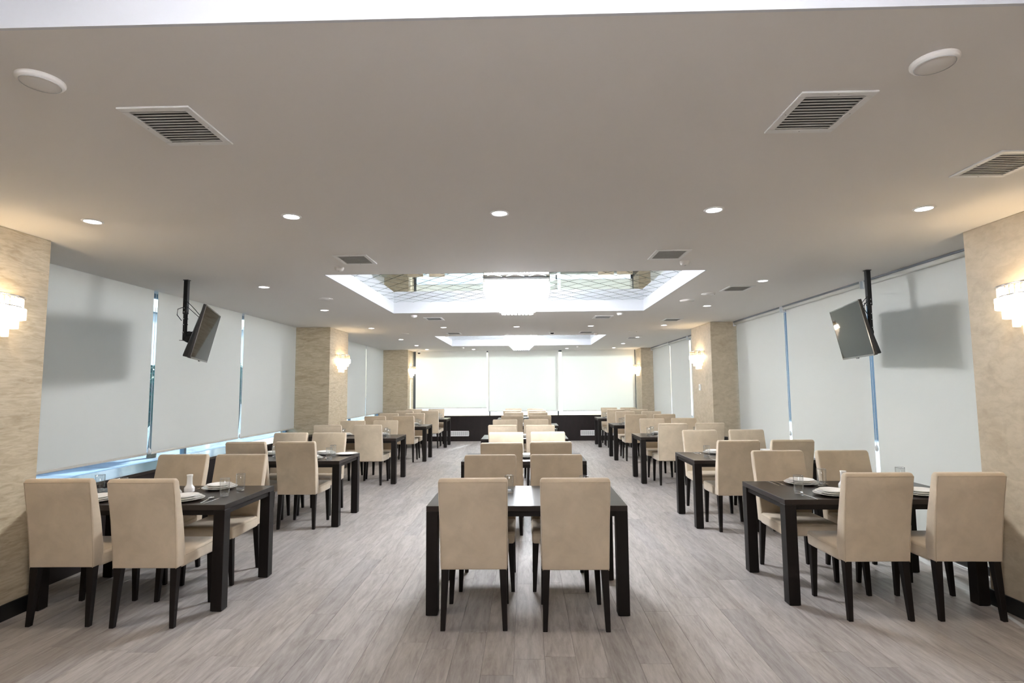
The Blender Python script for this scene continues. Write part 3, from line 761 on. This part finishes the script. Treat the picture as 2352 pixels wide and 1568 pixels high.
# ------------------------------------------------------------------ tableware
def plate_mesh(r, name):
    bm = B(); lathe(bm, [(0, .004), (r*.58, .004), (r*.68, .010), (r*.97, .0185), (r, .020), (r*.995, .0165), (r*.7, .006), (r*.6, 0), (0, 0)], 40)
    me = bpy.data.meshes.new(name); bm.to_mesh(me); bm.free(); me.materials.append(M_porc)
    for p in me.polygons: p.use_smooth = True
    return me
PM = {'large': plate_mesh(.136, 'plate_large'), 'medium': plate_mesh(.118, 'plate_medium'), 'small': plate_mesh(.098, 'plate_small')}
def plate(size, x, y, z, label): tag(link_mesh('plate', PM[size], None, (x, y, z)), label, 'plate', 'white round plates')
def make_tumbler():
    root = thing('tumbler', '', 'glass', (0, 0, 0))
    bm = B(); lathe(bm, [(.0325, .022), (.0345, .135), (.0357, .1365), (.0362, .135), (.0345, .02)], 28); new('glass_wall', bm, M_glass, root, True)
    bm = B(); lathe(bm, [(0, .001), (.030, .001), (.034, .004), (.0335, .020), (.026, .026), (.010, .021), (0, .024)], 6); new('thick_base', bm, M_thick, root)
    bm = B(); lathe(bm, [(.0345, .1345), (.0358, .1372), (.0363, .1345)], 28); new('rim', bm, M_thick, root, True)
    return root
g0 = make_tumbler(); g_first = [True]
def tumbler(x, y, lab):
    g = g0 if g_first[0] else copy_tree(g0); g_first[0] = False
    g.location = (x, y, .75); g['label'] = lab; g['group'] = 'clear glass tumblers'
def cutlery_mesh(kind):
    bm = B()
    if kind == 'knife':
        hexa(bm, [(-.005, -.105, 0), (.005, -.105, 0), (.004, -.01, 0), (-.004, -.01, 0), (-.005, -.105, .004), (.005, -.105, .004), (.004, -.01, .004), (-.004, -.01, .004)], .001, 1)
        hexa(bm, [(-.004, -.01, .0005), (.004, -.01, .0005), (.003, .105, .0005), (-.008, .09, .0005), (-.004, -.01, .002), (.004, -.01, .002), (.003, .105, .002), (-.008, .09, .002)])
    else:
        hexa(bm, [(-.006, -.1, 0), (.006, -.1, 0), (.0025, .045, .004), (-.0025, .045, .004), (-.006, -.1, .003), (.006, -.1, .003), (.0025, .045, .007), (-.0025, .045, .007)], .0008, 1)
        if kind == 'spoon':
            lathe(bm, [(0, .001), (.7, .003), (1, .008), (.9, .007), (0, .004)], 16, 0, .073, .020, .031)
        else:
            hexa(bm, [(-.003, .043, .004), (.003, .043, .004), (.011, .065, .002), (-.011, .065, .002), (-.003, .043, .006), (.003, .043, .006), (.011, .065, .004), (-.011, .065, .004)])
            for k in (-1.5, -.5, .5, 1.5): hexa(bm, [(k*.006-.0018, .064, .002), (k*.006+.0018, .064, .002), (k*.006+.001, .1, .003), (k*.006-.001, .1, .003), (k*.006-.0018, .064, .004), (k*.006+.0018, .064, .004), (k*.006+.001, .1, .0045), (k*.006-.001, .1, .0045)])
    me = bpy.data.meshes.new(kind); bm.to_mesh(me); bm.free(); me.materials.append(M_steel); return me
CM = {k: cutlery_mesh(k) for k in ('knife', 'spoon', 'fork')}
def cutlery(kind, x, y, rz, label): tag(link_mesh(kind, CM[kind], None, (x, y, .7502), (0, 0, rz)), label, 'cutlery', 'stainless steel cutlery')
def shaker(x, y, label):
    bm = B(); lathe(bm, [(0, 0), (.034, 0), (.038, .003), (.0392, .008), (.0392, .032), (.038, .036), (.025, .055), (.0222, .064), (.0212, .080), (.0208, .118), (.0235, .132), (.0240, .136), (.0230, .1395), (.018, .141), (0, .1415)], 32)
    o = new('salt_shaker', bm, M_porc, None, True, (x, y, .75)); tag(o, label, 'salt shaker', 'white porcelain shakers')
def napkin(x, y, label):
    root = thing('napkin_holder', label, 'napkin holder', (x, y, .75), 0, 'white porcelain napkin holders')
    for s in (-1, 1):
        bm = B(); n = 14; A = []; C = []
        for k in range(n+1):
            t = PI*k/n; A.append(bm.verts.new((.055*math.cos(t), s*.012, .062*math.sin(t)+.004))); C.append(bm.verts.new((.058*math.cos(t), s*.030, .040*math.sin(t)+.002)))
        for k in range(n): bm.faces.new((A[k], A[k+1], C[k+1], C[k]))
        bm.faces.new(A); bm.faces.new(C[::-1]); bm.faces.new((A[0], C[0], C[-1], A[-1])); bmesh.ops.recalc_face_normals(bm, faces=bm.faces[:]); new('shell_side', bm, M_porc, root)
    bm = B(); box(bm, -.05, .05, -.02, .02, 0, .006, .002, 1); new('base', bm, M_porc, root)
    bm = B(); box(bm, -.04, .04, -.009, .009, .006, .05, .003, 2); new('napkins', bm, mat('napkin_paper', (.85, .85, .84), .9) if 'napkin_paper' not in bpy.data.materials else bpy.data.materials['napkin_paper'], root)
def stack(x, y, where):
    for k, s in enumerate(('large', 'medium', 'small')):
        plate(s, x, y, .7500+k*.0115, '%s white round plate, %s of the stack %s' % (s, ('bottom', 'middle', 'top')[k], where))
for row in ('left', 'right', 'centre'):
    for k in range(5):
        cx, ty, ex = TC[(row, k)]; sg = -1 if row == 'left' else 1
        on_ = 'on %s %s-row table' % (ordn[k], row)
        if row != 'centre':
            E_ = lambda d: ex+sg*d
            side = {'a': 'aisle', 'w': 'window'}
            xa, xw = (.40, 1.06) if row == 'left' else (.44, 1.10)
            stack(E_(xa), ty+.165, 'at near-side aisle seat '+on_); stack(E_(xw), ty+.165, 'at near-side window seat '+on_)
            stack(E_(xa), ty+.635, 'at far-side aisle seat '+on_)
            if k < 3: stack(E_(xw), ty+.635, 'at far-side window seat '+on_)
            gl = {('left', 0): [(.185, .325), (.180, .555), (1.03, .36), (1.34, .52)], ('left', 1): [(.165, .125), (.225, .43), (.90, .32)], ('right', 0): [(.215, .225), (.57, .56), (1.255, .62)],
                  ('right', 1): [(.22, .24), (1.2, .60)]}.get((row, k), [(.18, .22), (.30, .52), (1.0, .36)])
            wh = ['near-side aisle seat', 'far-side aisle seat', 'near-side window seat', 'far-side window seat']
            if (row, k) == ('left', 1): wh = [wh[0], wh[1], wh[2]]
            if (row, k) in (('right', 0),): wh = [wh[0], wh[1], wh[3]]
            if (row, k) in (('right', 1),): wh = [wh[0], wh[3]]
            for (dx, dy), w in zip(gl, wh): tumbler(E_(dx), ty+dy, 'clear glass tumbler by the %s %s' % (w, on_))
            if k < 3:
                if row == 'left':
                    cutlery('knife', E_(.175), ty+.135, 0, 'steel knife at near-side aisle seat '+on_); cutlery('spoon', E_(.225), ty+.155, .12, 'steel spoon at near-side aisle seat '+on_)
                    cutlery('fork', E_(.57), ty+.68, PI, 'steel fork at far-side aisle seat '+on_)
                else:
                    cutlery('knife', E_(.235), ty+.10, .0, 'steel knife at near-side aisle seat '+on_)
                    cutlery('knife', E_(.215), ty+.655, PI, 'steel knife at far-side aisle seat '+on_); cutlery('fork', E_(.262), ty+.66, PI, 'steel fork at far-side aisle seat '+on_)
                    cutlery('spoon', E_(.615), ty+.66, PI, 'steel spoon at far-side aisle seat '+on_)
            if row == 'left': shaker(E_(.575), ty+.50, 'white porcelain shaker in the middle of %s left-row table' % ordn[k]); napkin(E_(.66), ty+.42, 'white shell-shaped napkin holder beside the shaker '+on_)
            else: shaker(E_(.675), ty+.43, 'white porcelain shaker in the middle of %s right-row table' % ordn[k])
            if (row, k) == ('left', 1): plate('large', -2.275, ty+.60, .75, 'single white plate at the aisle edge of second left-row table')
        else:
            if k > 0: stack(cx+.03, ty+.36, 'in the middle of %s centre-row table' % ordn[k])
            gl = [(-.135, .47), (.455, .44)] if k == 0 else [(.52, .44)]
            for (dx, dy), w in zip(gl, ['left', 'right'] if k == 0 else ['right']): tumbler(cx+dx, ty+dy, 'clear glass tumbler on the %s part of %s centre-row table' % (w, ordn[k]))

# ------------------------------------------------------------------ outside
M_pave = mat('paving', (.5, .6, .7), .7)
v = coords(M_pave, (1, 1, 1), 'World'); vo = N(M_pave, 'ShaderNodeTexVoronoi'); vo.feature = 'DISTANCE_TO_EDGE'; vo.inputs['Scale'].default_value = .9; L(M_pave, v, vo.inputs['Vector'])
L(M_pave, mixc(M_pave, 1.0, ramp(M_pave, vo.outputs[0], [(0, (.018, .032, .045)), (.035, (.02, .035, .05)), (.06, (.055, .085, .115)), (1, (.065, .10, .13))]), ramp(M_pave, noise(M_pave, v, .7, 3), [(.3, (.75, .78, .8)), (.7, (1, 1, 1))]), 'MULTIPLY'), P(M_pave).inputs['Base Color'])
bm = B(); box(bm, -70, 70, -40, 110, -.5, -.3); tag(new('ground', bm, M_pave), kind='structure')
M_bw = mat('facade_white', (.30, .33, .36), .8); M_bb = mat('facade_blue_grey', (.07, .10, .14), .8); M_bg = mat('facade_glass', (.10, .16, .22), .15, spec=.8)
def building(label, x0, x1, y0, y1, h, m, face):
    root = thing('building', label, 'building', ((x0+x1)/2, (y0+y1)/2, -.3)); off = Vector(root.location)
    def add(nm, bm, mm, par=root):
        bmesh.ops.translate(bm, verts=bm.verts, vec=-off); return new(nm, bm, mm, par)
    bm = B(); box(bm, x0, x1, y0, y1, -.3, h); add('wall', bm, m)
    bm = B(); box(bm, x0-.2, x1+.2, y0-.2, y1+.2, h, h+.3); add('roof', bm, M_bw)
    for fl in range(int(h//3.2)):
        z = .7+fl*3.2
        if face in '+-':
            xx = x1 if face == '+' else x0; y = y0+1.2
            while y < y1-2:
                bm = B(); box(bm, xx-.06, xx+.06, y, y+1.6, z, z+1.7); w = add('window', bm, M_bw)
                bm = B(); box(bm, xx-.08, xx+.08, y+.08, y+1.52, z+.08, z+1.62); add('pane', bm, M_bg, w); y += 3.2
        else:
            x = x0+1.2
            while x < x1-2:
                bm = B(); box(bm, x, x+1.6, y0-.06, y0+.06, z, z+1.7); w = add('window', bm, M_bw)
                bm = B(); box(bm, x+.08, x+1.52, y0-.08, y0+.08, z+.08, z+1.62); add('pane', bm, M_bg, w); x += 3.2
building('white building seen through the gap between the left blinds', -34, -24, 18, 46, 6.6, M_bw, '+')
building('dark blue-grey building seen through the gaps between the right blinds', 15, 26, 8, 34, 10, M_bb, '-')
M_leaf = mat('leaves', (.02, .09, .045), .6); M_bark = mat('bark', (.12, .09, .06), .9)
def tree(x, y, h, label):
    root = thing('tree', label, 'tree', (x, y, -.3))
    bm = B(); tube(bm, [(0, 0, 0), (.05, .03, h*.3), (0, .05, h*.6)], .12, 8); new('trunk', bm, M_bark, root, True)
    bm = B(); rnd = random.Random(int(x*10))
    for k in range(900):
        a = rnd.uniform(0, 2*PI); u = rnd.uniform(-1, 1); q = rnd.random()**.4
        c = Vector((math.cos(a)*math.sqrt(1-u*u)*q*h*.27, math.sin(a)*math.sqrt(1-u*u)*q*h*.27, h*.66+u*q*h*.33))
        d1 = Vector((rnd.uniform(-1, 1), rnd.uniform(-1, 1), rnd.uniform(-1, 1))).normalized()*.13; d2 = Vector((rnd.uniform(-1, 1), rnd.uniform(-1, 1), rnd.uniform(-1, 1))).normalized()*.09
        bm.faces.new([bm.verts.new(c+d1), bm.verts.new(c+d2), bm.verts.new(c-d1), bm.verts.new(c-d2)])
    tag(new('foliage', bm, M_leaf, root), kind='stuff')
tree(-10.5, 15.2, 2.6, 'green tree seen low through the nearest gap between left blinds')
tree(-14.0, 26.2, 3.2, 'green tree seen through the second gap between left blinds')
